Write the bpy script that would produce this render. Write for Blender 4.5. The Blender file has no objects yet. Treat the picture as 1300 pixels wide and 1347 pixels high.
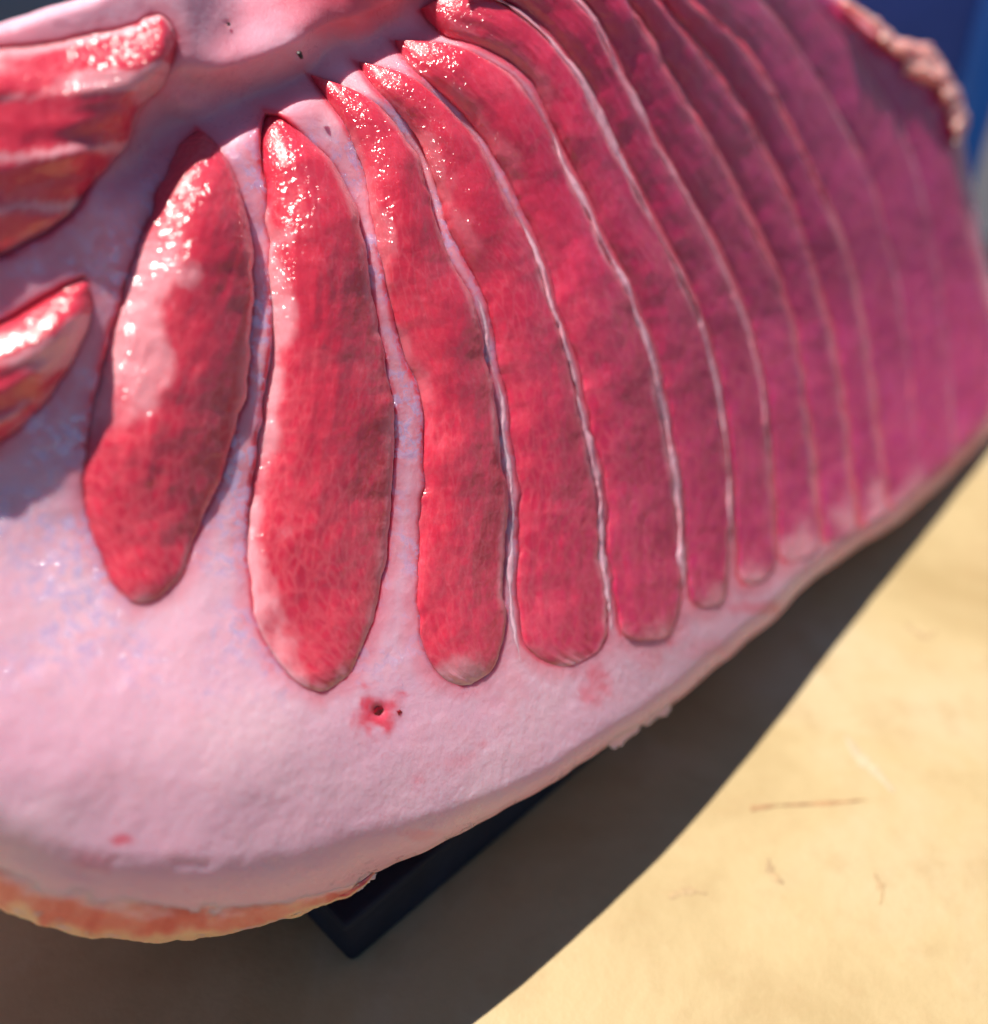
import bpy, bmesh, math, random
import numpy as np
from mathutils import Vector
R = math.radians
random.seed(4); rng = np.random.default_rng(7)
scene = bpy.context.scene
COL = scene.collection

# ------------------------------------------------------------------ camera
PITCH = R(40); CAMH = 0.25; LENS = 40.0; FPX = 1347 * LENS / 36.0
cd = bpy.data.cameras.new('camera'); cam = bpy.data.objects.new('camera', cd); COL.objects.link(cam)
cam.location = (0, 0, CAMH); cam.rotation_euler = (R(90) - PITCH, 0, 0)
cd.lens = LENS; cd.sensor_width = 36; cd.clip_start = 0.005; cd.clip_end = 200
cd.dof.use_dof = True; cd.dof.focus_distance = 0.238; cd.dof.aperture_fstop = 5.0
scene.camera = cam
# ------------------------------------------------------------------ world, sun
SUN = Vector((-0.30, 0.19, 0.935)).normalized()
w = bpy.data.worlds.new('World'); scene.world = w; w.use_nodes = True
wn = w.node_tree.nodes; wl = w.node_tree.links
sky = wn.new('ShaderNodeTexSky'); sky.sky_type = 'NISHITA'; sky.sun_disc = False
sky.sun_elevation = math.asin(SUN.z); sky.sun_rotation = math.atan2(SUN.x, SUN.y)
sky.air_density = 1.0; sky.dust_density = 0.3; sky.ozone_density = 4.0
wl.new(sky.outputs[0], wn['Background'].inputs[0]); wn['Background'].inputs[1].default_value = 0.05
sd = bpy.data.lights.new('sun', 'SUN'); so = bpy.data.objects.new('sun', sd); COL.objects.link(so)
sd.energy = 5.0; sd.angle = R(0.5); sd.color = (1.0, 0.93, 0.82)
so.rotation_euler = SUN.to_track_quat('Z', 'Y').to_euler()
scene.view_settings.view_transform = 'Standard'; scene.view_settings.look = 'None'
scene.view_settings.exposure = 0.70; scene.view_settings.gamma = 1.0
scene.view_settings.use_curve_mapping = False

# ------------------------------------------------------------------ helpers
def lin(r, g, b):
    f = lambda c: (c / 255 / 12.92) if c / 255 <= 0.04045 else ((c / 255 + 0.055) / 1.055) ** 2.4
    return (f(r), f(g), f(b), 1)
def tag(o, label=None, cat=None, group=None, kind=None):
    for k, v in (('label', label), ('category', cat), ('group', group), ('kind', kind)):
        if v: o[k] = v
def empty(name, loc=(0, 0, 0)):
    o = bpy.data.objects.new(name, None); COL.objects.link(o); o.location = loc; return o
def mesh_obj(name, verts, faces, mat, parent=None, smooth=True, uv=None, attrs=None):
    m = bpy.data.meshes.new(name)
    verts = np.asarray(verts, dtype=np.float32)
    m.from_pydata(verts.tolist(), [], faces if isinstance(faces, list) else faces.tolist())
    if smooth: m.polygons.foreach_set('use_smooth', np.ones(len(m.polygons), dtype=bool))
    if uv is not None:
        l = m.uv_layers.new(name='UVMap'); idx = np.zeros(len(m.loops), dtype=np.int32)
        m.loops.foreach_get('vertex_index', idx)
        l.data.foreach_set('uv', np.asarray(uv, dtype=np.float32)[idx].ravel())
    for k, a in (attrs or {}).items():
        at = m.attributes.new(k, 'FLOAT', 'POINT'); at.data.foreach_set('value', np.asarray(a, dtype=np.float32))
    m.materials.append(mat); m.update()
    o = bpy.data.objects.new(name, m); COL.objects.link(o)
    if parent: bpy.context.view_layer.update(); o.parent = parent; o.matrix_parent_inverse = parent.matrix_world.inverted()
    return o
def bm_obj(name, bm, mat, parent=None, smooth=False):
    m = bpy.data.meshes.new(name); bm.normal_update(); bm.to_mesh(m); bm.free(); m.materials.append(mat)
    if smooth: m.polygons.foreach_set('use_smooth', np.ones(len(m.polygons), dtype=bool))
    o = bpy.data.objects.new(name, m); COL.objects.link(o)
    if parent: o.parent = parent; o.location = -Vector(parent.location)
    return o
def sstep(a, b, x):
    t = np.clip((np.asarray(x, float) - a) / (b - a), 0, 1); return t * t * (3 - 2 * t)
_tab = rng.random((256, 256))
def vnoise(x, y):
    x = np.asarray(x, float); y = np.asarray(y, float)
    xi = np.floor(x).astype(int); yi = np.floor(y).astype(int); fx = x - xi; fy = y - yi
    fx = fx * fx * (3 - 2 * fx); fy = fy * fy * (3 - 2 * fy)
    g = lambda a, b: _tab[a % 256, b % 256]
    return (g(xi, yi) * (1 - fx) + g(xi + 1, yi) * fx) * (1 - fy) + (g(xi, yi + 1) * (1 - fx) + g(xi + 1, yi + 1) * fx) * fy - 0.5
def fbm(x, y, o=4):
    s = 0; a = 1.0
    for k in range(o):
        s = s + a * vnoise(x * 2 ** k + 17.3 * k, y * 2 ** k + 9.1 * k); a *= 0.5
    return s
def spline(pts, n):
    """smooth curve through pts, n samples even in length"""
    P = np.array(pts, float); P = np.vstack([2 * P[0] - P[1], P, 2 * P[-1] - P[-2]])
    out = []
    for i in range(1, len(P) - 2):
        p0, p1, p2, p3 = P[i - 1:i + 3]
        for t in np.linspace(0, 1, 16, endpoint=False):
            out.append(0.5 * (2 * p1 + (p2 - p0) * t + (2 * p0 - 5 * p1 + 4 * p2 - p3) * t * t + (3 * p1 - p0 - 3 * p2 + p3) * t ** 3))
    out.append(P[-2]); out = np.array(out)
    s = np.r_[0, np.cumsum(np.hypot(*np.diff(out, axis=0).T))]
    q = np.linspace(0, s[-1], n)
    return np.c_[np.interp(q, s, out[:, 0]), np.interp(q, s, out[:, 1])]
def seg_dist(px, py, poly, closed=True):
    P = np.array(poly, float); Q = np.roll(P, -1, axis=0)
    if not closed: P, Q = P[:-1], Q[:-1]
    best = np.full(px.shape, 1e9)
    for a, b in zip(P, Q):
        d = b - a; L = d @ d + 1e-9
        t = np.clip(((px - a[0]) * d[0] + (py - a[1]) * d[1]) / L, 0, 1)
        best = np.minimum(best, np.hypot(px - a[0] - t * d[0], py - a[1] - t * d[1]))
    return best
def inside(px, py, poly):
    P = np.array(poly, float); Q = np.roll(P, -1, axis=0); c = np.zeros(px.shape, bool)
    for a, b in zip(P, Q):
        if a[1] == b[1]: continue
        c ^= ((a[1] > py) != (b[1] > py)) & (px < (b[0] - a[0]) * (py - a[1]) / (b[1] - a[1]) + a[0])
    return c

# ------------------------------------------------------------------ the cut face of the meat: a leaning plane in the world,
# heights over it in metres; trace points are survey marks taken once and laid on that plane
sp_, cp_ = math.sin(PITCH), math.cos(PITCH)
AZ = R(40); LEAN = R(34)
NRM = np.array([math.sin(AZ) * math.cos(LEAN), -math.cos(AZ) * math.cos(LEAN), math.sin(LEAN)])
DPL = float(NRM @ np.array([-0.0275, 0.136, 0.035])) + 0.010
CAMP = np.array([0, 0, CAMH])
def rays(px, py):
    x = (np.asarray(px, float) - 650) / FPX; y = (673.5 - np.asarray(py, float)) / FPX
    return np.stack([x, cp_ + y * sp_, -sp_ + y * cp_], axis=-1)
def W(px, py, h):
    r = rays(px, py); t = (DPL + np.asarray(h) - NRM @ CAMP) / (r @ NRM)
    return CAMP + r * t[..., None]
def ground_pt(px, py, z=0.0):
    r = rays(px, py); t = (z - CAMH) / r[..., 2]; return CAMP + r * t[..., None]

OUT0 = [(-60, 52), (0, 30), (48, 14), (100, 0), (180, -40), (350, -110), (600, -150), (850, -130), (1000, -75), (1108, -4), (1152, 38), (1205, 66), (1258, 128),
        (1268, 190), (1284, 270), (1300, 350), (1330, 450), (1322, 540), (1290, 588), (1240, 633), (1190, 680), (1130, 722), (1062, 770),
        (1005, 826), (932, 888), (880, 928), (830, 962), (740, 1020), (640, 1080), (560, 1120), (490, 1150), (470, 1168), (400, 1198),
        (330, 1220), (230, 1235), (110, 1226), (40, 1208), (0, 1190), (-60, 1160), (-200, 1175), (-400, 1150), (-600, 1060), (-680, 860), (-640, 480), (-450, 220), (-200, 105)]  # unseen left end stretched outward so that its shadow covers the table
OUT = spline(OUT0 + OUT0[:1], 520)[:-1]
_k = np.arange(len(OUT)); _n = np.roll(OUT, -1, 0) - np.roll(OUT, 1, 0); _n = np.c_[_n[:, 1], -_n[:, 0]] / np.hypot(*_n.T)[:, None]
OUT = OUT + _n * (fbm(_k * 0.21, _k * 0 + 3.3, 4) * 5.5)[:, None]

def h_valley(px, py):
    q = py + 0.45 * px + 34 * fbm(px / 75 + 3, py / 75, 2)
    return -0.0034 * sstep(640, 430, q) * sstep(200, 300, q) * sstep(90, 230, px) * sstep(700, 560, px) - 0.0075 * np.exp(-((q - 266) / 48) ** 2) * sstep(90, 230, px) * sstep(760, 600, px)
def h_base(px, py):
    """broad shape of the cut face"""
    px = np.asarray(px, float); py = np.asarray(py, float)
    d = seg_dist(px, py, OUT[::3]); d = np.where(inside(px, py, OUT), d, 0)
    rp = 26 + 92 * sstep(760, 150, px) * sstep(700, 1000, py) - 8 * sstep(500, 100, py) * sstep(700, 200, px)
    rm = rp * 0.00019
    q = np.clip(d / rp, 0, 1)
    h = -rm * (1 - np.sqrt(np.clip(1 - (1 - q) ** 2, 0, 1)))
    h = h + 0.010 * sstep(640, 1040, py) * sstep(1000, 250, px)          # lower fat swells forward
    # a ridge of fat above the segment tips shades the hollow below it
    q = py + 0.45 * px
    h = h - 0.000075 * np.clip(222 - q + 30 * fbm(px / 120, py / 120, 2), 0, 220) * sstep(240, 330, px) * sstep(700, 560, px)
    h = h - 0.052 * sstep(760, 1450, px) * (0.68 + 0.32 * sstep(800, 350, py))
    h = h + 0.0013 * fbm(px / 210, py / 210, 2) + 0.0002 * fbm(px / 45 + 5, py / 45, 3)
    return h

# ------------------------------------------------------------------ materials
def new_mat(name):
    m = bpy.data.materials.new(name); m.use_nodes = True
    nt = m.node_tree; return m, nt, nt.nodes['Principled BSDF']
def N(nt, t, **kw):
    n = nt.nodes.new(t)
    for k, v in kw.items():
        if k in n.inputs: n.inputs[k].default_value = v
        else: setattr(n, k, v)
    return n
def ramp(nt, src, stops):
    r = nt.nodes.new('ShaderNodeValToRGB'); e = r.color_ramp.elements
    while len(e) < len(stops): e.new(0.5)
    for el, (p, c) in zip(e, stops): el.position = p; el.color = c if len(c) == 4 else (*c, 1)
    nt.links.new(src, r.inputs[0]); return r.outputs[0]
def mix(nt, fac, a, b, mode='MIX'):
    n = nt.nodes.new('ShaderNodeMix'); n.data_type = 'RGBA'; n.blend_type = mode
    for s, v in ((n.inputs[0], fac), (n.inputs[6], a), (n.inputs[7], b)):
        if hasattr(v, 'links'): nt.links.new(v, s)
        else: s.default_value = v
    return n.outputs[2]
def mth(nt, op, a, b=0.0, c=0.0, clamp=False):
    n = nt.nodes.new('ShaderNodeMath'); n.operation = op; n.use_clamp = clamp
    for s, v in zip(n.inputs, (a, b, c)):
        if hasattr(v, 'links'): nt.links.new(v, s)
        else: s.default_value = v
    return n.outputs[0]
def noise(nt, vec, scale, detail=4, rough=0.55, dist=0.0):
    n = N(nt, 'ShaderNodeTexNoise'); n.inputs['Scale'].default_value = scale; n.inputs['Detail'].default_value = detail
    n.inputs['Roughness'].default_value = rough; n.inputs['Distortion'].default_value = dist
    nt.links.new(vec, n.inputs['Vector']); return n.outputs['Fac']
def mapping(nt, vec, scale):
    n = N(nt, 'ShaderNodeMapping'); n.inputs['Scale'].default_value = scale; nt.links.new(vec, n.inputs[0]); return n.outputs[0]
def bump(nt, hgt, dist, strength=1.0, prev=None):
    b = N(nt, 'ShaderNodeBump'); b.inputs['Distance'].default_value = dist; b.inputs['Strength'].default_value = strength
    nt.links.new(hgt, b.inputs['Height'])
    if prev: nt.links.new(prev, b.inputs['Normal'])
    return b.outputs[0]

def fat_material(name, tint=1.0, seam=False):
    m, nt, p = new_mat(name); L = nt.links
    oc = N(nt, 'ShaderNodeTexCoord').outputs['Object']
    big = noise(nt, oc, 26, 4, 0.55); mid = noise(nt, oc, 110, 4, 0.6); fine = noise(nt, oc, 520, 3, 0.6)
    c = ramp(nt, big, [(0.30, (0.71, 0.38, 0.50)), (0.55, (0.74, 0.44, 0.545)), (0.75, (0.76, 0.50, 0.575))])
    if seam: c = mix(nt, 0.7, c, (0.88, 0.54, 0.63, 1))
    c = mix(nt, mth(nt, 'MULTIPLY', ramp(nt, mid, [(0.52, (0, 0, 0)), (0.75, (1, 1, 1))]), 0.35), c, (0.80, 0.40, 0.46, 1))
    if True:
        at = N(nt, 'ShaderNodeAttribute', attribute_name='blush').outputs['Fac']
        c = mix(nt, at, c, (0.72, 0.07, 0.12, 1))
    # wet patches: gloss, and sky reflection painted as lavender into the base colour
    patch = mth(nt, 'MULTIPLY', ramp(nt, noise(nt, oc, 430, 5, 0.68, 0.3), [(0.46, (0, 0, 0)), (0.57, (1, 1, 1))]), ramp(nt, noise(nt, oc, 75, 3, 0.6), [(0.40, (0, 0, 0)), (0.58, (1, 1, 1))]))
    wet_sky_sheen = N(nt, 'ShaderNodeAttribute', attribute_name='wet_sky_sheen').outputs['Fac']
    c = mix(nt, mth(nt, 'MULTIPLY', mth(nt, 'MULTIPLY', patch, wet_sky_sheen), 0.55), c, (0.62, 0.50, 0.82, 1))
    L.new(c, p.inputs['Base Color'])
    p.inputs['Subsurface Weight'].default_value = 1.0; p.inputs['Subsurface Radius'].default_value = (1.0, 0.42, 0.40)
    p.inputs['Subsurface Scale'].default_value = 0.0035
    L.new(mth(nt, 'MULTIPLY_ADD', patch, -0.22, 0.42), p.inputs['Roughness'])
    if seam: p.inputs['Subsurface Scale'].default_value = 0.0006; p.inputs['Subsurface Radius'].default_value = (1.0, 0.6, 0.6)
    p.inputs['IOR'].default_value = 1.45
    L.new(mth(nt, 'MULTIPLY', patch, wet_sky_sheen), p.inputs['Coat Weight']); p.inputs['Coat Roughness'].default_value = 0.10; p.inputs['Coat IOR'].default_value = 2.6
    b1 = bump(nt, mid, 0.0006, 0.5); b2 = bump(nt, fine, 0.00035, 0.5, b1)
    L.new(b2, p.inputs['Normal']); 
    b3 = bump(nt, noise(nt, oc, 420, 4, 0.7), 0.0011, 0.9, b1); L.new(b3, p.inputs['Coat Normal'])
    return m
def muscle_material():
    m, nt, p = new_mat('red_muscle'); L = nt.links
    tc = N(nt, 'ShaderNodeTexCoord'); oc = tc.outputs['Object']; uv = tc.outputs['UV']
    pale = N(nt, 'ShaderNodeAttribute', attribute_name='pale').outputs['Fac']
    cell = N(nt, 'ShaderNodeAttribute', attribute_name='cells').outputs['Fac']
    big = noise(nt, oc, 60, 4, 0.6)
    sky_tint = N(nt, 'ShaderNodeAttribute', attribute_name='sky_tint').outputs['Fac']
    c1 = ramp(nt, big, [(0.30, (0.60, 0.018, 0.055)), (0.5, (0.68, 0.032, 0.075)), (0.70, (0.74, 0.060, 0.105))])
    c2 = ramp(nt, big, [(0.30, (0.40, 0.020, 0.145)), (0.5, (0.45, 0.026, 0.170)), (0.70, (0.51, 0.042, 0.205))])
    c = mix(nt, sky_tint, c1, c2)  # violet tint towards the right end: sky reflection painted into the flesh colour
    # long fibre bundles running down the segment, parted by pale threads
    uvw = mapping(nt, uv, (1.0, 0.36, 1.0))
    wob = N(nt, 'ShaderNodeTexNoise'); wob.inputs['Scale'].default_value = 300; L.new(uvw, wob.inputs['Vector'])
    va = N(nt, 'ShaderNodeVectorMath', operation='MULTIPLY_ADD'); L.new(wob.outputs['Color'], va.inputs[0]); va.inputs[1].default_value = (0.0016,) * 3; L.new(uvw, va.inputs[2])
    vo = N(nt, 'ShaderNodeTexVoronoi', feature='DISTANCE_TO_EDGE'); vo.inputs['Scale'].default_value = 520; L.new(va.outputs[0], vo.inputs['Vector'])
    thread = ramp(nt, vo.outputs['Distance'], [(0.0, (1, 1, 1)), (0.16, (0, 0, 0))])
    brk = ramp(nt, noise(nt, oc, 90, 3), [(0.42, (0, 0, 0)), (0.62, (1, 1, 1))])
    c = mix(nt, mth(nt, 'MULTIPLY', mth(nt, 'MULTIPLY', thread, brk), 0.16), c, (0.80, 0.26, 0.30, 1))
    # coarse cells near the lower tips
    uvc = mapping(nt, uv, (1.0, 0.55, 1.0))
    vc = N(nt, 'ShaderNodeTexVoronoi', feature='DISTANCE_TO_EDGE'); vc.inputs['Scale'].default_value = 430; L.new(uvc, vc.inputs['Vector'])
    cth = ramp(nt, vc.outputs['Distance'], [(0.0, (1, 1, 1)), (0.22, (0, 0, 0))])
    c = mix(nt, mth(nt, 'MULTIPLY', mth(nt, 'MULTIPLY', cth, cell), 0.42), c, (0.78, 0.16, 0.18, 1))
    # pale streaks and fatty skin
    st = noise(nt, mapping(nt, uv, (1.0, 0.12, 1.0)), 330, 5, 0.65)
    c = mix(nt, mth(nt, 'MULTIPLY', ramp(nt, st, [(0.55, (0, 0, 0)), (0.72, (1, 1, 1))]), 0.15), c, (0.78, 0.16, 0.22, 1))
    gr = noise(nt, oc, 620, 4, 0.7)
    c = mix(nt, mth(nt, 'MULTIPLY', ramp(nt, gr, [(0.42, (1, 1, 1)), (0.58, (0, 0, 0))]), 0.2), c, (0.46, 0.004, 0.030, 1))
    c = mix(nt, pale, c, (0.82, 0.38, 0.43, 1))
    L.new(c, p.inputs['Base Color'])
    p.inputs['Subsurface Weight'].default_value = 1.0; p.inputs['Subsurface Radius'].default_value = (1.0, 0.22, 0.20); p.inputs['Subsurface Scale'].default_value = 0.0016
    p.inputs['Roughness'].default_value = 0.38
    L.new(mth(nt, 'MULTIPLY_ADD', sky_tint, -0.75, 0.85), p.inputs['Coat Weight']); p.inputs['Specular IOR Level'].default_value = 0.3; p.inputs['Coat Roughness'].default_value = 0.19; p.inputs['Coat IOR'].default_value = 1.75
    fine = noise(nt, oc, 700, 2, 0.55); fib = noise(nt, mapping(nt, uv, (1, 0.2, 1)), 900, 4, 0.65)
    b0 = bump(nt, noise(nt, oc, 170, 3, 0.6), 0.0011, 0.4)
    b1 = bump(nt, fib, 0.0002, 0.6, b0); L.new(b1, p.inputs['Normal'])
    wet = N(nt, 'ShaderNodeAttribute', attribute_name='wet').outputs['Fac']
    b2 = bump(nt, mth(nt, 'MULTIPLY', fine, wet), 0.00105, 1.0, b0); L.new(b2, p.inputs['Coat Normal'])
    return m
def rind_material():
    m, nt, p = new_mat('orange_rind'); L = nt.links
    oc = N(nt, 'ShaderNodeTexCoord').outputs['Object']; uv = N(nt, 'ShaderNodeTexCoord').outputs['UV']
    n1 = noise(nt, mapping(nt, uv, (1, 1.6, 1)), 55, 5, 0.6, 0.5)
    c = ramp(nt, n1, [(0.30, (0.55, 0.08, 0.075)), (0.48, (0.68, 0.17, 0.14)), (0.64, (0.74, 0.32, 0.26)), (0.78, (0.80, 0.50, 0.38))])
    ed = N(nt, 'ShaderNodeAttribute', attribute_name='edge').outputs['Fac']
    c = mix(nt, ed, c, (0.80, 0.54, 0.34, 1))
    c = mix(nt, N(nt, 'ShaderNodeAttribute', attribute_name='blend').outputs['Fac'], c, (0.78, 0.46, 0.53, 1))
    L.new(c, p.inputs['Base Color']); p.inputs['Roughness'].default_value = 0.5
    p.inputs['Subsurface Weight'].default_value = 1.0; p.inputs['Subsurface Radius'].default_value = (1, .35, .2); p.inputs['Subsurface Scale'].default_value = 0.003
    L.new(bump(nt, noise(nt, oc, 300, 5, 0.65), 0.0012, 0.7), p.inputs['Normal'])
    return m
def simple(name, col, rough=0.5, nscale=40, var=0.25, bscale=200, bd=0.0005, spec=0.5):
    m, nt, p = new_mat(name); oc = N(nt, 'ShaderNodeTexCoord').outputs['Object']
    lo = tuple(c * (1 - var) for c in col[:3]); hi = tuple(min(1, c * (1 + var)) for c in col[:3])
    nt.links.new(ramp(nt, noise(nt, oc, nscale, 5), [(0.3, lo), (0.7, hi)]), p.inputs['Base Color'])
    p.inputs['Roughness'].default_value = rough; p.inputs['Specular IOR Level'].default_value = spec
    nt.links.new(bump(nt, noise(nt, oc, bscale, 4), bd, 0.6), p.inputs['Normal'])
    return m
def board_material():
    m, nt, p = new_mat('tan_board'); L = nt.links
    oc = N(nt, 'ShaderNodeTexCoord').outputs['Object']
    n1 = noise(nt, oc, 14, 5, 0.6, 0.6); n2 = noise(nt, oc, 60, 5, 0.65); n3 = noise(nt, mapping(nt, oc, (90, 14, 1)), 4, 4)
    c = ramp(nt, n1, [(0.30, (0.335, 0.240, 0.112)), (0.5, (0.405, 0.305, 0.158)), (0.70, (0.44, 0.350, 0.215))])
    c = mix(nt, mth(nt, 'MULTIPLY', ramp(nt, n2, [(0.5, (0, 0, 0)), (0.75, (1, 1, 1))]), 0.6), c, (0.34, 0.23, 0.11, 1))
    c = mix(nt, mth(nt, 'MULTIPLY', ramp(nt, n3, [(0.6, (0, 0, 0)), (0.75, (1, 1, 1))]), 0.12), c, (0.36, 0.22, 0.10, 1))
    L.new(c, p.inputs['Base Color']); p.inputs['Roughness'].default_value = 0.6
    L.new(bump(nt, n2, 0.0012, 0.5), p.inputs['Normal'])
    return m
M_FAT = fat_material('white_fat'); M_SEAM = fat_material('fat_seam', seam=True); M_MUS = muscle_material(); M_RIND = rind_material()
M_BOARD = board_material()
M_TRAY = simple('navy_tray', (0.010, 0.014, 0.028), 0.75, 60, 0.3, spec=0.25)
M_STAIN = simple('brown_stain', (0.30, 0.17, 0.08), 0.7, 300, 0.4)
M_FAINT = simple('faint_stain', (0.345, 0.24, 0.125), 0.7, 300, 0.2)
M_WET = simple('pale_smear', (0.39, 0.315, 0.205), 0.7, 200, 0.1)
M_TUB = simple('blue_plastic', (0.03, 0.075, 0.34), 0.4, 20, 0.15)
M_TUB_LIT = simple('lit_blue_plastic', (0.004, 0.15, 0.62), 0.35, 20, 0.1)  # brighter copy of the tub blue, painting light on its side
M_SLATE = simple('slate_plastic', (0.026, 0.07, 0.17), 0.5, 20, 0.25)
M_PAVE = simple('grey_paving', (0.055, 0.055, 0.068), 0.85, 6, 0.3, 60, 0.002)
M_BEAM = simple('dark_timber', (0.02, 0.011, 0.006), 0.8, 15, 0.4)
M_BLOOD = simple('blood', (0.20, 0.004, 0.008), 0.12, 300, 0.6, 600, 0.0006)
M_SPECK = simple('dark_speck', (0.03, 0.015, 0.015), 0.5, 300, 0.3)
M_TORN = simple('torn_flesh', (0.92, 0.36, 0.32), 0.45, 130, 0.35, 260, 0.0008)
_p = M_TORN.node_tree.nodes['Principled BSDF']; _p.inputs['Subsurface Weight'].default_value = 1.0
_p.inputs['Subsurface Radius'].default_value = (1, .4, .3); _p.inputs['Subsurface Scale'].default_value = 0.006

# ------------------------------------------------------------------ the meat
meat = empty('meat_slab', (0.02, 0.21, 0.018))
bpy.context.view_layer.update()
tag(meat, 'thick slab of raw fatty meat, fanned red muscle bands parted by white fat, on a dark tray', 'meat')

# ---- muscle segments: left edge and right edge from top tip to bottom tip
S = {}
S['45'] = [(440, 85), (482, 120), (520, 155), (550, 195), (565, 240), (580, 290), (600, 340), (618, 370), (635, 410), (647, 477), (659, 520), (665, 585), (674, 650), (673, 708), (670, 769), (674, 810), (680, 850), (686, 890)]
S['56'] = [(497, 68), (535, 96), (580, 130), (628, 182), (660, 240), (679, 277), (698, 315), (716, 365), (726, 403), (742, 446), (758, 508), (775, 585), (788, 646), (793, 727), (803, 800), (808, 845)]
S['67'] = [(540, 38), (590, 55), (640, 75), (686, 108), (723, 169), (746, 223), (777, 285), (800, 335), (823, 373), (838, 415), (854, 458), (866, 505), (878, 562), (889, 631), (896, 708), (899, 770), (903, 805)]
S['78'] = [(556, -28), (610, -16), (665, 4), (702, 31), (738, 69), (765, 108), (790, 158), (819, 215), (852, 277), (879, 328), (900, 369), (921, 420), (941, 495), (950, 544), (957, 599), (959, 644), (962, 696), (967, 765)]
S['89'] = [(640, -72), (700, -45), (765, 8), (788, 38), (808, 81), (831, 127), (862, 185), (895, 246), (919, 287), (943, 333), (964, 382), (982, 430), (1002, 506), (1007, 544), (1013, 627), (1018, 690), (1022, 740)]
S['910'] = [(720, -92), (790, -40), (850, 45), (872, 87), (902, 135), (930, 180), (956, 225), (977, 270), (999, 318), (1016, 352), (1032, 398), (1044, 440), (1058, 523), (1068, 600), (1076, 680), (1080, 715)]
S['1011'] = [(790, -104), (830, -50), (871, 10), (902, 48), (935, 86), (971, 138), (999, 187), (1026, 239), (1047, 291), (1067, 350), (1083, 409), (1100, 480), (1112, 560), (1122, 650), (1126, 695)]
S['1112'] = [(840, -114), (872, -52), (909, 3), (942, 28), (978, 62), (1007, 104), (1033, 156), (1058, 204), (1080, 252), (1103, 305), (1121, 363), (1138, 450), (1150, 540), (1162, 630), (1166, 668)]
S['1213'] = [(900, -116), (960, -52), (1020, 20), (1070, 90), (1110, 160), (1145, 230), (1170, 310), (1188, 400), (1200, 500), (1208, 590), (1212, 640)]
S['1314'] = [(980, -84), (1040, -34), (1100, 40), (1150, 110), (1190, 180), (1215, 260), (1232, 350), (1244, 440), (1252, 530), (1254, 602)]
END = [(1050, -54), (1104, 6), (1146, 50), (1196, 82), (1244, 138), (1256, 200), (1274, 290), (1290, 360), (1314, 450), (1308, 530), (1284, 578), (1254, 608)]
def off(c, d):
    P = np.array(c, float); t = np.gradient(P, axis=0); n = np.c_[-t[:, 1], t[:, 0]] / np.hypot(*t.T)[:, None]
    return (P - n * d).tolist()          # d > 0: to the right of a downward curve
def band(a, b, wa, wb, top, bottom):
    """segment between two seams: start and end in shared tips"""
    l = [top] + off(a, wa)[1:-1] + bottom[:1] + bottom[1:2]; r = [top] + off(b, -wb)[1:-1] + bottom[2:] + bottom[1:2]
    return l, r
SEG = []   # left, right, params
def seg(l, r, **k): SEG.append((l, r, k))
# far-left big muscle (its axis runs from the right tip out of frame to the left)
seg([(236, 48), (222, 24), (205, 17), (165, 31), (104, 44), (40, 54), (-20, 62), (-100, 90), (-150, 200)],
    [(236, 48), (232, 80), (215, 116), (189, 146), (169, 185), (135, 231), (100, 285), (58, 319), (0, 346), (-80, 372), (-150, 360), (-150, 200)],
    eL=-0.0012, eR=-0.0022, D=0.0065, eT=0.0012, eB=0.0, vt=0.12, stripes=1, pale=0.1)
seg([(116, 356), (96, 364), (62, 382), (22, 404), (-20, 425), (-90, 470), (-150, 560)],
    [(116, 356), (121, 388), (117, 425), (101, 470), (76, 512), (40, 552), (0, 586), (-60, 630), (-150, 640), (-150, 560)],
    eL=-0.003, eR=-0.0006, D=0.0065, eT=0.001, eB=0.0, vt=0.1, pale=0.2, stripes=1)
seg([(258, 165), (236, 190), (214, 232), (194, 282), (174, 340), (153, 400), (134, 460), (119, 520), (110, 580), (108, 640), (115, 690), (130, 732), (148, 768), (176, 795)],
    [(258, 165), (286, 190), (310, 230), (327, 290), (335, 360), (335, 420), (330, 500), (318, 560), (300, 610), (284, 655), (264, 700), (252, 735), (234, 767), (205, 790), (176, 795)],
    eL=-0.0030, eR=0.0002, D=0.0048, dr=0.0004, eW=0.0065, eT=0.0075, eB=0.0004, vt=0.16, pale=0.75, palec=0.45, palev=(0.24, 0.60), cells=1, fade=1, flat=0.75)
seg([(346, 142), (336, 168), (340, 214), (348, 280), (352, 350), (352, 420), (345, 500), (337, 560), (329, 620), (324, 690), (325, 760), (336, 820), (360, 868), (392, 900), (426, 913)],
    [(346, 142), (376, 150), (411, 185), (441, 215), (465, 260), (479, 310), (490, 370), (501, 430), (513, 490), (522, 540), (524, 600), (518, 680), (510, 740), (499, 790), (481, 850), (462, 885), (426, 913)],
    eL=-0.0028, eR=0.0003, D=0.0046, dr=0.0004, eW=0.0065, eT=0.0075, eB=0.0004, vt=0.15, pale=0.8, palec=0.14, palev=(0.14, 0.98), cells=1, fade=1, flat=0.75)
seg([(400, 94), (424, 130), (452, 170), (472, 212), (484, 262), (495, 325), (505, 390), (520, 450), (540, 500), (551, 550), (553, 620), (550, 700), (547, 765), (551, 830), (562, 868), (582, 893), (612, 906)],
    [(400, 94)] + off(S['45'], -5)[1:-2] + [(662, 850), (650, 880), (612, 906)],
    fade=1, dr=0.0002, flat=0.6, eL=-0.0020, eR=0.0010, D=0.0032, eW=0.0065, eT=0.0075, eB=0.0004, vt=0.14, pale=0.3, palec=0.2, palev=(0.1, 0.5))
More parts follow.
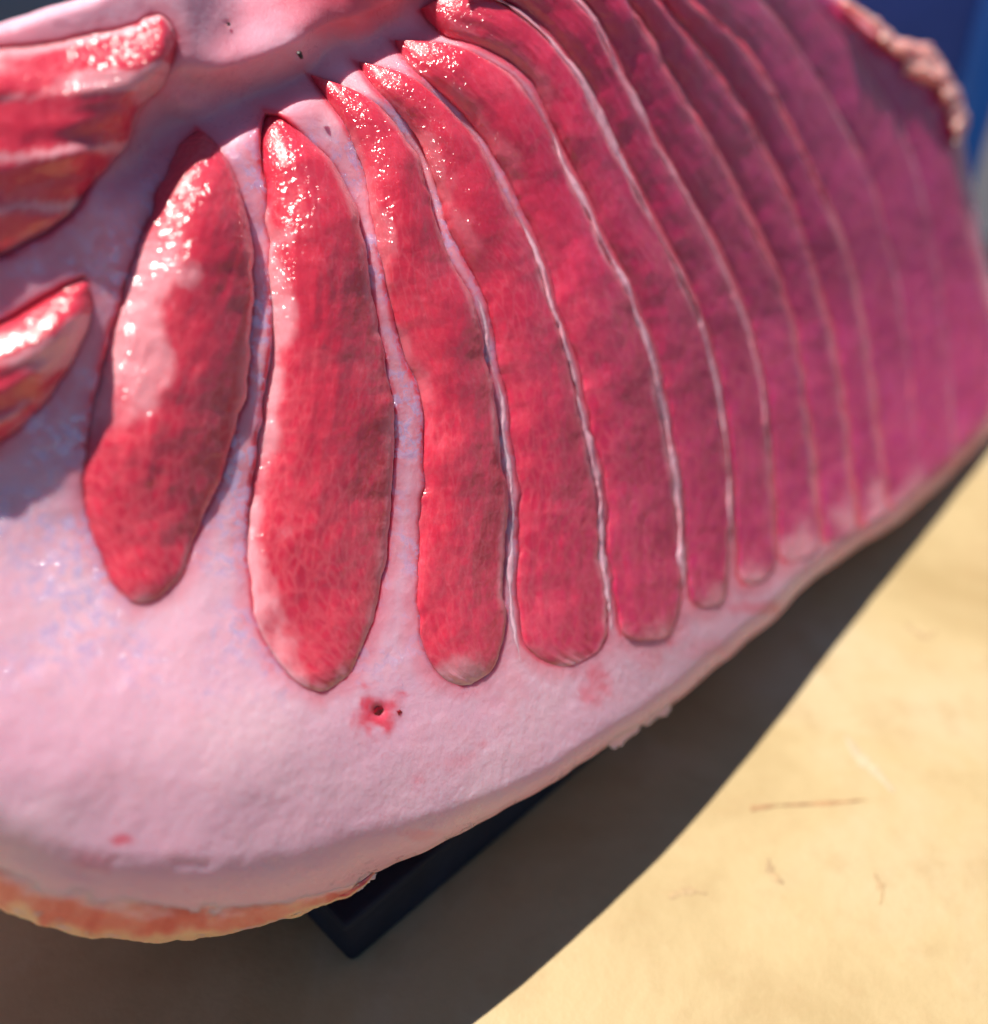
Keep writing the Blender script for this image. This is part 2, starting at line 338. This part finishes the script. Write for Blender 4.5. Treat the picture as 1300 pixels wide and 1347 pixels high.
seg([(462, 78)] + off(S['45'], 5)[1:-1] + [(692, 856), (712, 872), (740, 879)],
    [(462, 78)] + off(S['56'], -1.5)[1:-1] + [(796, 848), (770, 868), (740, 879)],
    dr=0.0002, flat=0.85, eL=-0.0010, eR=0.0018, D=0.0024, eW=0.0065, eT=0.0075, eB=0.0004, vt=0.12, pale=0.3, palec=0.25, palev=(0.05, 0.3))
seg([(512, 52)] + off(S['56'], 4)[1:-1] + [(816, 836), (850, 843)],
    [(512, 52)] + off(S['67'], -1.5)[1:-1] + [(884, 832), (850, 843)],
    dr=0.0002, flat=0.85, eL=-0.0010, eR=0.0019, D=0.0022, eW=0.0065, eT=0.0075, eB=0.0004, vt=0.12, pale=0.2, palec=0.3, palev=(0.03, 0.25))
seg([(548, 14)] + off(S['67'], 4)[1:-1] + [(908, 796), (932, 799)],
    [(548, 14)] + off(S['78'], -1.5)[1:-1] + [(954, 783), (932, 799)],
    dr=0.0002, flat=0.85, eL=-0.0010, eR=0.0020, D=0.0022, eW=0.0065, eT=0.0075, eB=0.0004, vt=0.12, pale=0.2, palec=0.4, palev=(0.05, 0.25))
def right_band(a, b, top, bot, **k):
    p = dict(dr=0.0002, flat=0.85, eL=-0.0014, eR=0.0027, D=0.0014, eT=0.0015, eB=0.0004, vt=0.1, pale=0.12, palec=0.85, palev=(0.0, 0.7)); p.update(k)
    seg([top] + off(S[a], k.get('g', 2.0))[1:] + [bot], [top] + (off(S[b], -min(1.0, k.get('g', 1.0)))[1:] if b else END[1:-1]) + [bot], **p)
right_band('78', '89', (590, -60), (996, 770))
right_band('89', '910', (676, -90), (1052, 738))
right_band('910', '1011', (752, -104), (1104, 708))
right_band('1011', '1112', (812, -116), (1146, 684))
right_band('1112', '1213', (868, -122), (1190, 658), eR=0.0004, eL=-0.0004)
right_band('1213', '1314', (940, -106), (1232, 624), eR=0.0002, eL=-0.0002, g=-3.0, dr=0.0003)
right_band('1314', None, (1012, -74), (1262, 604), eR=0.0003, eL=-0.0002, g=-3.0, dr=0.0003)
polys = []
for i, (l, r, k) in enumerate(SEG):
    nv, nu = 230, 40
    A = spline(l, nv); B = spline(r, nv)
    # waver the two edges a little so that no outline is a clean curve
    vv = np.linspace(0, 1, nv); lenpx = np.hypot(*np.diff(A, axis=0).T).sum()
    wv = fbm(vv * lenpx / 26, vv * 0 + i * 7.7, 5) * 5.6 * np.minimum(1, 12 * vv * (1 - vv))
    wv2 = fbm(vv * lenpx / 26 + 50, vv * 0 + i * 5.1, 5) * 5.6 * np.minimum(1, 12 * vv * (1 - vv))
    wA = np.c_[wv, wv * 0.4]; wB = np.c_[wv2, wv2 * 0.4]
    polys.append(np.vstack([A + wA, (B + wB)[::-1][1:-1]]))
    u = np.linspace(0, 1, nu); U, V = np.meshgrid(u, vv)
    PX = A[:, :1] * (1 - U) + B[:, :1] * U + wA[:, :1] * (1 - U) ** 6 + wB[:, :1] * U ** 6
    PY = A[:, 1:] * (1 - U) + B[:, 1:] * U + wA[:, 1:] * (1 - U) ** 6 + wB[:, 1:] * U ** 6
    wid = np.hypot(*(B - A).T)[:, None]                      # px
    hb = h_base(PX, PY)
    eL = k['eL'] * (1 - 0.9 * sstep(0.45, 0.8, V)) if k.get('fade') else k['eL']
    prof = eL + (k['eR'] - eL) * U ** 0.8 + k['D'] * (4 * U * (1 - U)) ** 0.9 * np.clip(wid / 90, 0.25, 1)
    vq = np.clip(1 - V / k['vt'], 0, 1)
    prof = prof - k['eT'] * (1 - np.sqrt(1 - vq ** 2 * 0.999)) - k.get('eW', 0.0) * np.clip(1 - V / 0.30, 0, 1) ** 2 - k['eB'] * (1 - sstep(0, 0.10, 1 - V))
    prof = prof - k.get('dr', 0.0007) * np.clip((U - 0.93) / 0.07, 0, 1) ** 2 - 0.0002 * np.clip((0.05 - U) / 0.05, 0, 1) ** 2
    prof = np.where(prof > 0, prof * (1 - k.get('flat', 0.0) * sstep(0.50, 0.97, V)), prof)
    tip = np.clip(wid / 22, 0, 1); prof = np.where(prof > 0, prof * tip, prof) - 0.0008 * (1 - tip)
    su = U * wid * 0.00017; sv = V * lenpx * 0.00017
    relief = 0.0006 * fbm(PX / 60 + i * 3, PY / 60, 3) + 0.00022 * fbm(su / 0.0016 + i * 11, sv / 0.012, 3)
    if k.get('stripes'): relief = relief + 0.0016 * fbm(su / 0.0045 + i, sv / 0.03, 2)
    H = hb + prof + relief * np.minimum(1, 14 * U * (1 - U)) * tip
    H[:, 0] -= 0.004; H[:, -1] -= 0.004; H[0] -= 0.004; H[-1] -= 0.004     # edges run down inside the fat
    P = W(PX, PY, H)
    # pale fatty skin on parts of the segment
    nz = fbm(PX / 34 + i * 2.2, PY / 52, 4)
    pale = np.zeros_like(U)
    if k['pale']:
        pc = k.get('palec', 0.4); a, b = k.get('palev', (0, 1))
        pale = k['pale'] * sstep(0.10, -0.10, U - pc + nz * 0.30) * sstep(a - 0.03, a + 0.04, V) * sstep(b + 0.06, b - 0.06, V + nz * 0.12)
        if k.get('stripes'):
            pale = 0.85 * sstep(0.06, 0.24, fbm(su / 0.0042 + i * 4 + 1.7 * nz * 0.3, sv / 0.045, 3) + 0.05)
        if pc > 0.8: pale = k['pale'] * sstep(0.72, 1.0, U) * np.ones_like(V)
    pale = np.maximum(pale, 0.55 * sstep(0.09, 0.0, 1 - U + nz * 0.08) * sstep(0.05, 0.2, V))
    pale = np.maximum(pale, 0.75 * sstep(0.93, 1.0, V + nz * 0.07))
    cells = (0.40 + 0.5 * k.get('cells', 0.25)) * sstep(0.2, 0.7, V + nz * 0.3)
    idx = np.arange(nv * nu).reshape(nv, nu)
    F = np.stack([idx[:-1, :-1], idx[1:, :-1], idx[1:, 1:], idx[:-1, 1:]], -1).reshape(-1, 4)
    verts = P.reshape(-1, 3)
    wet = 0.12 + 0.9 * sstep(0.42, 0.10, V + 0.25 * nz) * sstep(1.02, 0.6, PX / 1000) + 0.35 * sstep(0.05, 0.3, fbm(PX / 60 + 9, PY / 60 + i, 3)) * sstep(760, 520, PX)
    mesh_obj('muscle_segment', verts, F, M_MUS, meat, True, np.c_[su.ravel(), sv.ravel() + i * 0.3], {'sky_tint': sstep(520, 1220, PX).ravel(), 'wet': wet.clip(0, 1).ravel(), 'pale': pale.ravel(), 'cells': cells.ravel()})

# ---- fat body: one solid carrying the segments in hollows
step = 3.6
gx = np.arange(-690, 1345, step); gy = np.arange(-165, 1250, step)
GX, GY = np.meshgrid(gx, gy)
ins = inside(GX, GY, OUT) & (seg_dist(GX, GY, OUT) > 2.2)
H = h_base(GX, GY) + h_valley(GX, GY)
blush = np.zeros_like(GX)
for (l, r, k), poly in zip(SEG, polys):
    pc = poly[::4]
    x0, y0 = pc.min(0) - 30; x1, y1 = pc.max(0) + 30
    m = (GX > x0) & (GX < x1) & (GY > y0) & (GY < y1)
    d = seg_dist(GX[m], GY[m], pc); s = np.where(inside(GX[m], GY[m], pc), d, -d)
    H[m] += -0.0085 * sstep(3.0, 19, s)
    blush[m] = np.maximum(blush[m], 0.45 * sstep(-30, 0, s + 9 * fbm(GX[m] / 22, GY[m] / 22, 3)) + 0.55 * sstep(-4, 3, s))
for cr, dep in (([(150, 1130), (230, 1138), (320, 1136), (420, 1128), (500, 1108)], .0007), ([(250, 1172), (320, 1178), (390, 1172), (450, 1158)], .0006), ([(520, 1118), (545, 1092), (580, 1078), (625, 1066)], .0008), ([(20, 1120), (70, 1140), (130, 1156)], .0006)):
    dd = seg_dist(GX, GY, spline(cr, 30), False); H -= 0.32 * dep * np.exp(-(dd / 7) ** 2) * (0.4 + 1.6 * fbm(GX / 30, GY / 30, 3)).clip(0, 1.5)
# pores, blood stains, pink blotches
for (x, y, r_, a) in ((498, 935, 7, 0.0012), (394, 72, 5, 0.0006), (300, 31, 4, 0.0004)):
    dd = np.hypot(GX - x, GY - y); H += -a * np.exp(-(dd / r_) ** 2)
nb = fbm(GX / 16, GY / 16, 4)
qq = GY + 0.45 * GX
blush = np.maximum(blush, (0.30 + 0.25 * fbm(GX / 50, GY / 50, 3)) * sstep(620, 380, qq) * sstep(60, 170, qq) * sstep(760, 560, GX))
for (x, y, rx, ry, a) in ((498, 936, 34, 32, 1.0), (525, 937, 7, 6, .8), (546, 1026, 12, 12, .28), (600, 1000, 34, 16, .22), (635, 978, 12, 8, .3), (780, 890, 22, 42, .55), (882, 836, 10, 16, .6),
                         (155, 1105, 16, 7, .7), (120, 1130, 30, 18, .25), (660, 905, 40, 40, .2), (850, 860, 30, 20, .3), (560, 1096, 40, 8, .25), (1000, 800, 40, 10, .5), (930, 850, 50, 16, .25)):
    blush = np.maximum(blush, a * sstep(1.25, 0.2, np.hypot((GX - x) / rx, (GY - y) / ry) + nb * 0.9))
wet_sky_sheen = sstep(960, 800, GY + 60 * nb) * sstep(280, 400, GY + 0.45 * GX) * sstep(760, 560, GX)
blush = np.maximum(blush, 0.95 * sstep(1.3, 0.15, np.hypot((GX - 455) / 135, (GY + 14) / 72) + 0.25 * fbm(GX / 60, GY / 40, 3)))
P = W(GX, GY, H)
idm = -np.ones(GX.shape, int)
quad = ins[:-1, :-1] & ins[1:, :-1] & ins[1:, 1:] & ins[:-1, 1:]
used = np.zeros(GX.shape, bool)
for a, b in ((0, 0), (1, 0), (1, 1), (0, 1)): used[a:a + quad.shape[0], b:b + quad.shape[1]] |= quad
idm[used] = np.arange(used.sum()); V0 = P[used]
qi = np.argwhere(quad)
F = np.stack([idm[qi[:, 0], qi[:, 1]], idm[qi[:, 0] + 1, qi[:, 1]], idm[qi[:, 0] + 1, qi[:, 1] + 1], idm[qi[:, 0], qi[:, 1] + 1]], -1)
# boundary loop, drawn out to the smooth outline and then back to a solid rear
from collections import defaultdict
ed = {}
for f in F:
    for a, b in zip(f, np.roll(f, -1)):
        if (b, a) in ed: del ed[(b, a)]
        else: ed[(a, b)] = 1
nxt = defaultdict(list)
for a, b in ed: nxt[a].append(b)
loops = []; seen = set()
while nxt:
    a = next(iter(nxt)); lp = [a]
    while True:
        b = nxt[a].pop()
        if not nxt[a]: del nxt[a]
        if b == lp[0]: break
        lp.append(b); a = b
        if a not in nxt: break
    loops.append(lp)
lp = max(loops, key=len)
BX = GX[used][lp]; BY = GY[used][lp]
# nearest point on the outline
PO = OUT; Q = np.roll(OUT, -1, 0); best = np.full(len(lp), 1e9); nx_, ny_ = BX.copy(), BY.copy()
for a, b in zip(PO, Q):
    d = b - a; t = np.clip(((BX - a[0]) * d[0] + (BY - a[1]) * d[1]) / (d @ d), 0, 1)
    qx = a[0] + t * d[0]; qy = a[1] + t * d[1]; dist = np.hypot(BX - qx, BY - qy); k = dist < best
    best[k] = dist[k]; nx_[k] = qx[k]; ny_[k] = qy[k]
ker = np.ones(5) / 5
sm = lambda a: np.convolve(np.r_[a[-2:], a, a[:2]], ker, 'valid')
nx_, ny_ = sm(nx_), sm(ny_)
hb = h_base(nx_, ny_)
rings = [W(nx_, ny_, hb - 0.001)]
cen = rings[0].mean(0)
BACK = 0.085; ZB = 0.0185
for f in (0.1, 0.3, 0.6, 1.0):
    r_ = rings[0] + (cen - rings[0]) * (0.22 * f ** 2) - NRM * BACK * f
    r_[:, 2] = np.maximum(r_[:, 2], np.minimum(rings[0][:, 2] - 0.001 * f, ZB)); rings.append(r_)
V = [V0] + rings; base = len(V0); n = len(lp); blu = [blush[used]] + [np.zeros(n)] * len(rings)
fl = F.tolist(); prev = np.array(lp)
for k in range(len(rings)):
    cur = base + k * n + np.arange(n)
    for j in range(n):
        j2 = (j + 1) % n; fl.append([int(prev[j2]), int(prev[j]), int(cur[j]), int(cur[j2])])
    prev = cur
Vall = np.vstack(V + [rings[-1].mean(0)[None]]); ci = len(Vall) - 1
for j in range(n): fl.append([int(prev[(j + 1) % n]), int(prev[j]), ci])
fat = mesh_obj('fat_body', Vall, fl, M_FAT, meat, True, None, {'blush': np.r_[np.concatenate(blu), 0], 'wet_sky_sheen': np.r_[wet_sky_sheen[used], np.zeros(n * len(rings) + 1)]})

# ---- seams: thin ridges of pale fat standing between the segments
def seam(curve, w0, w1, hgt, a=0.0, b=1.0, red=0.0, wob=1.0):
    nv, nu = 220, 11; C = spline(curve, nv + 40)
    i0, i1 = int(a * (len(C) - 1)), int(b * (len(C) - 1)); C = spline(C[i0:i1 + 1:4], nv)
    t = np.gradient(C, axis=0); nn = np.c_[-t[:, 1], t[:, 0]] / np.hypot(*t.T)[:, None]; s = np.linspace(0, 1, nv)
    C = C + nn * (fbm(s * 22, s * 0 + curve[3][0], 4) * 3.0 * wob)[:, None]
    wd = (w0 + (w1 - w0) * s) * (1 + 1.7 * fbm(s * 15, s * 0 + curve[2][1], 4)).clip(0.12) * np.clip(np.minimum(s, 1 - s) * 16, 0.15, 1)
    u = np.linspace(-1, 1, nu); U, VV = np.meshgrid(u, s)
    PX = C[:, :1] + nn[:, :1] * U * wd[:, None]; PY = C[:, 1:] + nn[:, 1:] * U * wd[:, None]
    hh = hgt * (1 + 0.5 * fbm(s * 14, s * 0 + 8.8, 3)) * np.clip(np.minimum(s, 1 - s) * 12, 0.0, 1)
    H = h_base(PX, PY) - 0.0035 + (0.0035 + hh[:, None]) * np.where(U > 0, 1 - 0.25 * U ** 2, 1 - np.abs(U) ** 3)
    P = W(PX, PY, H); idx = np.arange(nv * nu).reshape(nv, nu)
    F = np.stack([idx[:-1, :-1], idx[:-1, 1:], idx[1:, 1:], idx[1:, :-1]], -1).reshape(-1, 4)
    return mesh_obj('fat_seam', P.reshape(-1, 3), F, M_SEAM, meat, True, None, {'blush': (red * np.clip(1.0 - 0.5 * U, 0, 1) + 0.25 * fbm(PX / 20, PY / 20, 3)).clip(0, 1).ravel()})
seam(S['45'], 6, 8, 0.0001, 0.42, 1.0, 0.10)
seam(S['56'], 4, 7, 0.0006, 0.34, 1.0, 0.15)
seam(S['67'], 5, 5, 0.0009, 0.27, 0.98, 0.18)
seam(S['78'], 7, 3.5, 0.0012, 0.06, 0.98, 0.22)
seam(S['89'], 6, 2.5, 0.0018, 0.05, 0.88, 0.45)
seam(S['910'], 5, 2, 0.0021, 0.03, 0.66, 0.85)
seam(S['1011'], 5, 2, 0.0022, 0.03, 0.60, 0.95)
seam(S['1112'], 6, 2, 0.0023, 0.03, 0.55, 1.0)

# ---- orange rind along the lower left edge
top = [(-90, 1060), (-40, 1108), (0, 1130), (40, 1148), (85, 1163), (160, 1178), (240, 1186), (320, 1187), (400, 1178), (470, 1160), (492, 1150)]
bot = [(-130, 1080), (-60, 1154), (0, 1194), (40, 1212), (110, 1231), (180, 1238), (240, 1238), (335, 1222), (405, 1200), (472, 1172), (494, 1151)]
nv, nu = 260, 26
A = spline(top, nv); B = spline(bot, nv); s = np.linspace(0, 1, nv)
A[:, 1] += fbm(s * 14, s * 0 + 2, 4) * 7; B[:, 1] += fbm(s * 30, s * 0 + 6, 4) * 4.5
U, VV = np.meshgrid(np.linspace(0, 1, nu), s)
PX = A[:, :1] * (1 - U) + B[:, :1] * U; PY = A[:, 1:] * (1 - U) + B[:, 1:] * U
H = h_base(PX, PY) * 1.0 + 0.0010 * np.sqrt(np.clip(U * 3, 0, 1)) - 0.0006 + 0.0008 * fbm(PX / 26, PY / 10, 4) * np.clip(U * 4, 0, 1) - 0.010 * np.clip((U - 0.9) / 0.1, 0, 1) ** 2
P = W(PX, PY, H); idx = np.arange(nv * nu).reshape(nv, nu)
F = np.stack([idx[:-1, :-1], idx[1:, :-1], idx[1:, 1:], idx[:-1, 1:]], -1).reshape(-1, 4)
rind = mesh_obj('rind', P.reshape(-1, 3), F, M_RIND, meat, True, np.c_[(U * 0.010).ravel(), (VV * 0.11).ravel()], {'blend': sstep(0.50, 0.0, U + 0.5 * fbm(PX / 40, PY / 14, 4)).ravel(), 'edge': (0.8 * sstep(0.72, 0.96, U + 0.3 * fbm(PX / 30, PY / 30, 3))).ravel()})
rind['label'] = 'orange red rind along the lower left edge'

# ---- ragged flaps on the lower edge, blood spot, specks
def blob(name, pts, mat, thick, parent=meat, h0=0.001, label=None):
    """small lumpy pad laid on the face"""
    C = spline(pts + pts[:1], 61)[:-1]; C = C + fbm(C[:, 0] / 4, C[:, 1] / 4, 3)[:, None] * 3.0; c = C.mean(0); vs = []; fs = []
    rings_ = [1.0, 0.8, 0.5, 0.2]
    for q, f in enumerate(rings_):
        xy = c + (C - c) * f; hh = h_base(xy[:, 0], xy[:, 1]) + h0 + thick * math.sqrt(1 - f * f) * (1 + 0.8 * fbm(xy[:, 0] / 7, xy[:, 1] / 7, 3))
        vs.append(W(xy[:, 0], xy[:, 1], hh))
    k = len(C); V_ = np.vstack(vs + [vs[-1].mean(0)[None]])
    for q in range(len(rings_) - 1):
        for j in range(k): fs.append([q * k + j, q * k + (j + 1) % k, (q + 1) * k + (j + 1) % k, (q + 1) * k + j])
    for j in range(k): fs.append([(len(rings_) - 1) * k + j, (len(rings_) - 1) * k + (j + 1) % k, len(V_) - 1])
    o = mesh_obj(name, V_, fs, mat, parent, True)
    if label: o['label'] = label
    return o
blob('loose_flap', [(455, 1160), (475, 1150), (497, 1149), (488, 1158), (478, 1168), (462, 1176), (452, 1172)], M_FAT, 0.0006, h0=-0.0008)
blob('loose_flap', [(846, 948), (866, 930), (882, 928), (878, 940), (862, 946), (850, 956)], M_FAT, 0.0006, h0=-0.0010)
blob('loose_flap', [(795, 968), (830, 948), (842, 956), (828, 972), (806, 984)], M_FAT, 0.0006, h0=-0.0010)
blob('blood_spot', [(484, 932), (491, 923), (503, 925), (513, 929), (509, 940), (504, 950), (496, 944), (487, 942)], M_BLOOD, 0.0007, h0=-0.0012, label='dark red blood spot in the fat below the segments')
blob('blood_spot', [(522, 935), (526, 933), (529, 938), (525, 941)], M_BLOOD, 0.0003, h0=0.0)
blob('dark_speck', [(391, 70), (395, 67), (399, 72), (395, 77)], M_SPECK, 0.0005, h0=0.0)
blob('dark_speck', [(298, 29), (301, 28), (303, 33), (300, 34)], M_SPECK, 0.0003, h0=0.0002)
# torn edge at the upper right end
tn = [(1108, 0), (1150, 30), (1172, 56), (1196, 68), (1214, 84), (1238, 106), (1254, 134), (1262, 165), (1258, 188)]
tw = [4, 7, 6, 12, 18, 14, 12, 11, 3]
nv, nu = 120, 18
C = spline(tn, nv); s = np.linspace(0, 1, nv); wd = np.interp(s, np.linspace(0, 1, 9), tw) * (1 + 0.8 * fbm(s * 14, s * 0, 3))
t = np.gradient(C, axis=0); nn = np.c_[-t[:, 1], t[:, 0]] / np.hypot(*t.T)[:, None]
U, VV = np.meshgrid(np.linspace(-1, 1, nu), s)
PX = C[:, :1] + nn[:, :1] * U * wd[:, None]; PY = C[:, 1:] + nn[:, 1:] * U * wd[:, None]
H = h_base(PX - 26, PY + 22) - 0.003 + (0.006 + 0.004 * fbm(PX / 14, PY / 14, 4)) * (1 - U ** 2) ** 0.6
idx = np.arange(nv * nu).reshape(nv, nu)
F = np.stack([idx[:-1, :-1], idx[:-1, 1:], idx[1:, 1:], idx[1:, :-1]], -1).reshape(-1, 4)
te = mesh_obj('torn_edge', W(PX, PY, H).reshape(-1, 3), F, M_TORN, meat, True)
te['label'] = 'pale ragged torn flesh along the upper right end'

# ------------------------------------------------------------------ table, tray
def add_box(bm, lo, hi, taper=0.0, bevel=0.0):
    r = bmesh.ops.create_cube(bm, size=1.0)['verts']
    for v in r:
        top_ = v.co.z > 0
        v.co = Vector([lo[i] + (v.co[i] + 0.5) * (hi[i] - lo[i]) for i in range(3)])
        if top_ and taper:
            c = Vector(((lo[0] + hi[0]) / 2, (lo[1] + hi[1]) / 2, 0)); v.co.x += (c.x - v.co.x) * taper; v.co.y += (c.y - v.co.y) * taper
    if bevel:
        e = list({e for v in r for e in v.link_edges}); bmesh.ops.bevel(bm, geom=e, offset=bevel, segments=3, affect='EDGES', profile=0.5)
table = empty('wooden_table', (0, 0.1, -0.75)); tag(table, 'smooth sunlit tan wooden table top under the meat tray', 'table')
bm = bmesh.new(); add_box(bm, (-0.75, -0.45, -0.03), (0.238, 0.80, 0), bevel=0.003); bm_obj('table_top', bm, M_BOARD, table, True)
for x in (-0.70, 0.19):
    for y in (-0.40, 0.75):
        bm = bmesh.new(); add_box(bm, (x - 0.025, y - 0.025, -0.748), (x + 0.025, y + 0.025, -0.0302), bevel=0.003); bm_obj('leg', bm, M_BOARD, table, True)
def decal(name, path, widths, mat, label, z=0.0002):
    C = spline(path, 60); s = np.linspace(0, 1, 60); wd = np.interp(s, np.linspace(0, 1, len(widths)), widths) * (1 + 1.2 * fbm(s * 13, s * 0 + path[0][0], 3)).clip(0.15)
    t = np.gradient(C, axis=0); nn = np.c_[-t[:, 1], t[:, 0]] / np.hypot(*t.T)[:, None]
    V_ = []
    for u, zz in ((-1, 0.00005), (-0.5, z), (0.5, z), (1, 0.00005)):
        q = C + nn * u * wd[:, None]; g = ground_pt(q[:, 0], q[:, 1]); g[:, 2] = zz; V_.append(g)
    fs = [[a * 60 + j, a * 60 + j + 1, (a + 1) * 60 + j + 1, (a + 1) * 60 + j] for a in range(3) for j in range(59)]
    o = mesh_obj(name, np.vstack(V_), fs, mat, table, True); o['label'] = label
decal('scratch', [(988, 1064), (1020, 1060), (1060, 1058), (1100, 1056), (1140, 1052)], [3.0, 1.2, 2.2, 1.6, 0.8], M_STAIN, 'thin brown scratch across the tan table top')
decal('smear', [(1112, 968), (1130, 995), (1152, 1015), (1176, 1042)], [2, 7, 6, 1], M_WET, 'pale wet smear on the tan table top')

for q_ in ([(880, 1180), (905, 1172), (930, 1176)], [(1190, 820), (1215, 838), (1232, 830)], [(1010, 1130), (1016, 1150), (1030, 1162)], [(1150, 1150), (1160, 1170), (1158, 1190)]):
    decal('stain', q_, [2.5, 5, 1.5], M_FAINT, 'faint reddish stain on the tan table top')
td = (ground_pt(870, 925) - ground_pt(480, 1256)); ta = math.atan2(td[1], td[0])
t0 = ground_pt(463, 1272)
tray = empty('meat_tray', (float(t0[0]), float(t0[1]), 0.0006)); tray.rotation_euler = (0, 0, ta)
tag(tray, 'dark navy shallow tray in shadow under the raw meat', 'tray')
bm = bmesh.new(); add_box(bm, (0.0, 0.0, 0.0), (0.22, 0.15, 0.0175), bevel=0.002)
m = bpy.data.meshes.new('tray_base'); bm.to_mesh(m); bm.free(); m.materials.append(M_TRAY); o = bpy.data.objects.new('tray_base', m); COL.objects.link(o); o.parent = tray
bm = bmesh.new(); add_box(bm, (-0.0006, -0.0006, 0.0150), (0.2206, 0.1506, 0.0180), bevel=0.0012)
m = bpy.data.meshes.new('rim'); bm.to_mesh(m); bm.free(); m.materials.append(M_TRAY); o = bpy.data.objects.new('rim', m); COL.objects.link(o); o.parent = tray

# ------------------------------------------------------------------ behind the meat
def tub(name, lo, hi, mat, matl, label, cat, taper=0.05):
    e = empty(name, ((lo[0] + hi[0]) / 2, (lo[1] + hi[1]) / 2, lo[2])); tag(e, label, cat)
    bm = bmesh.new(); add_box(bm, lo, hi, taper, 0.012); bm_obj('body', bm, mat, e, True)
    r = 0.5 * (hi[0] - lo[0])
    bm = bmesh.new(); add_box(bm, (lo[0], lo[1], hi[2] - 0.018), (hi[0], hi[1], hi[2] + 0.004), 0.0, 0.004); bm_obj('rim', bm, mat, e, True)
    bm = bmesh.new(); add_box(bm, (hi[0] - 0.016, lo[1] - 0.002, lo[2] + 0.002), (hi[0] + 0.003, lo[1] + 0.02, hi[2] - 0.02), 0.0, 0.004); bm_obj('corner_strip', bm, matl, e, True)  # added strip; on the blue tub its brighter colour paints a lit side
tub('blue_tub', (0.04, 0.50, 0.0006), (0.219, 0.66, 0.20), M_TUB, M_TUB_LIT, 'deep blue plastic tub with a lit corner painted bright blue behind the meat', 'tub')
tub('slate_crate', (-0.50, 0.52, 0.0006), (-0.16, 0.70, 0.18), M_SLATE, M_SLATE, 'dark slate blue crate at the upper left behind the meat', 'crate')
bm = bmesh.new(); bmesh.ops.create_grid(bm, x_segments=4, y_segments=4, size=60); 
for v in bm.verts: v.co.z = -0.75
g = bm_obj('ground', bm, M_PAVE); tag(g, kind='structure')
b = empty('timber_beam', (1.3, 3.5, -0.7496)); tag(b, 'dark brown timber beam lying on grey paving far behind', 'beam')
bm = bmesh.new(); add_box(bm, (-0.4, 3.25, -0.7496), (3.0, 3.75, -0.5), bevel=0.02); bm_obj('timber', bm, M_BEAM, b, True)
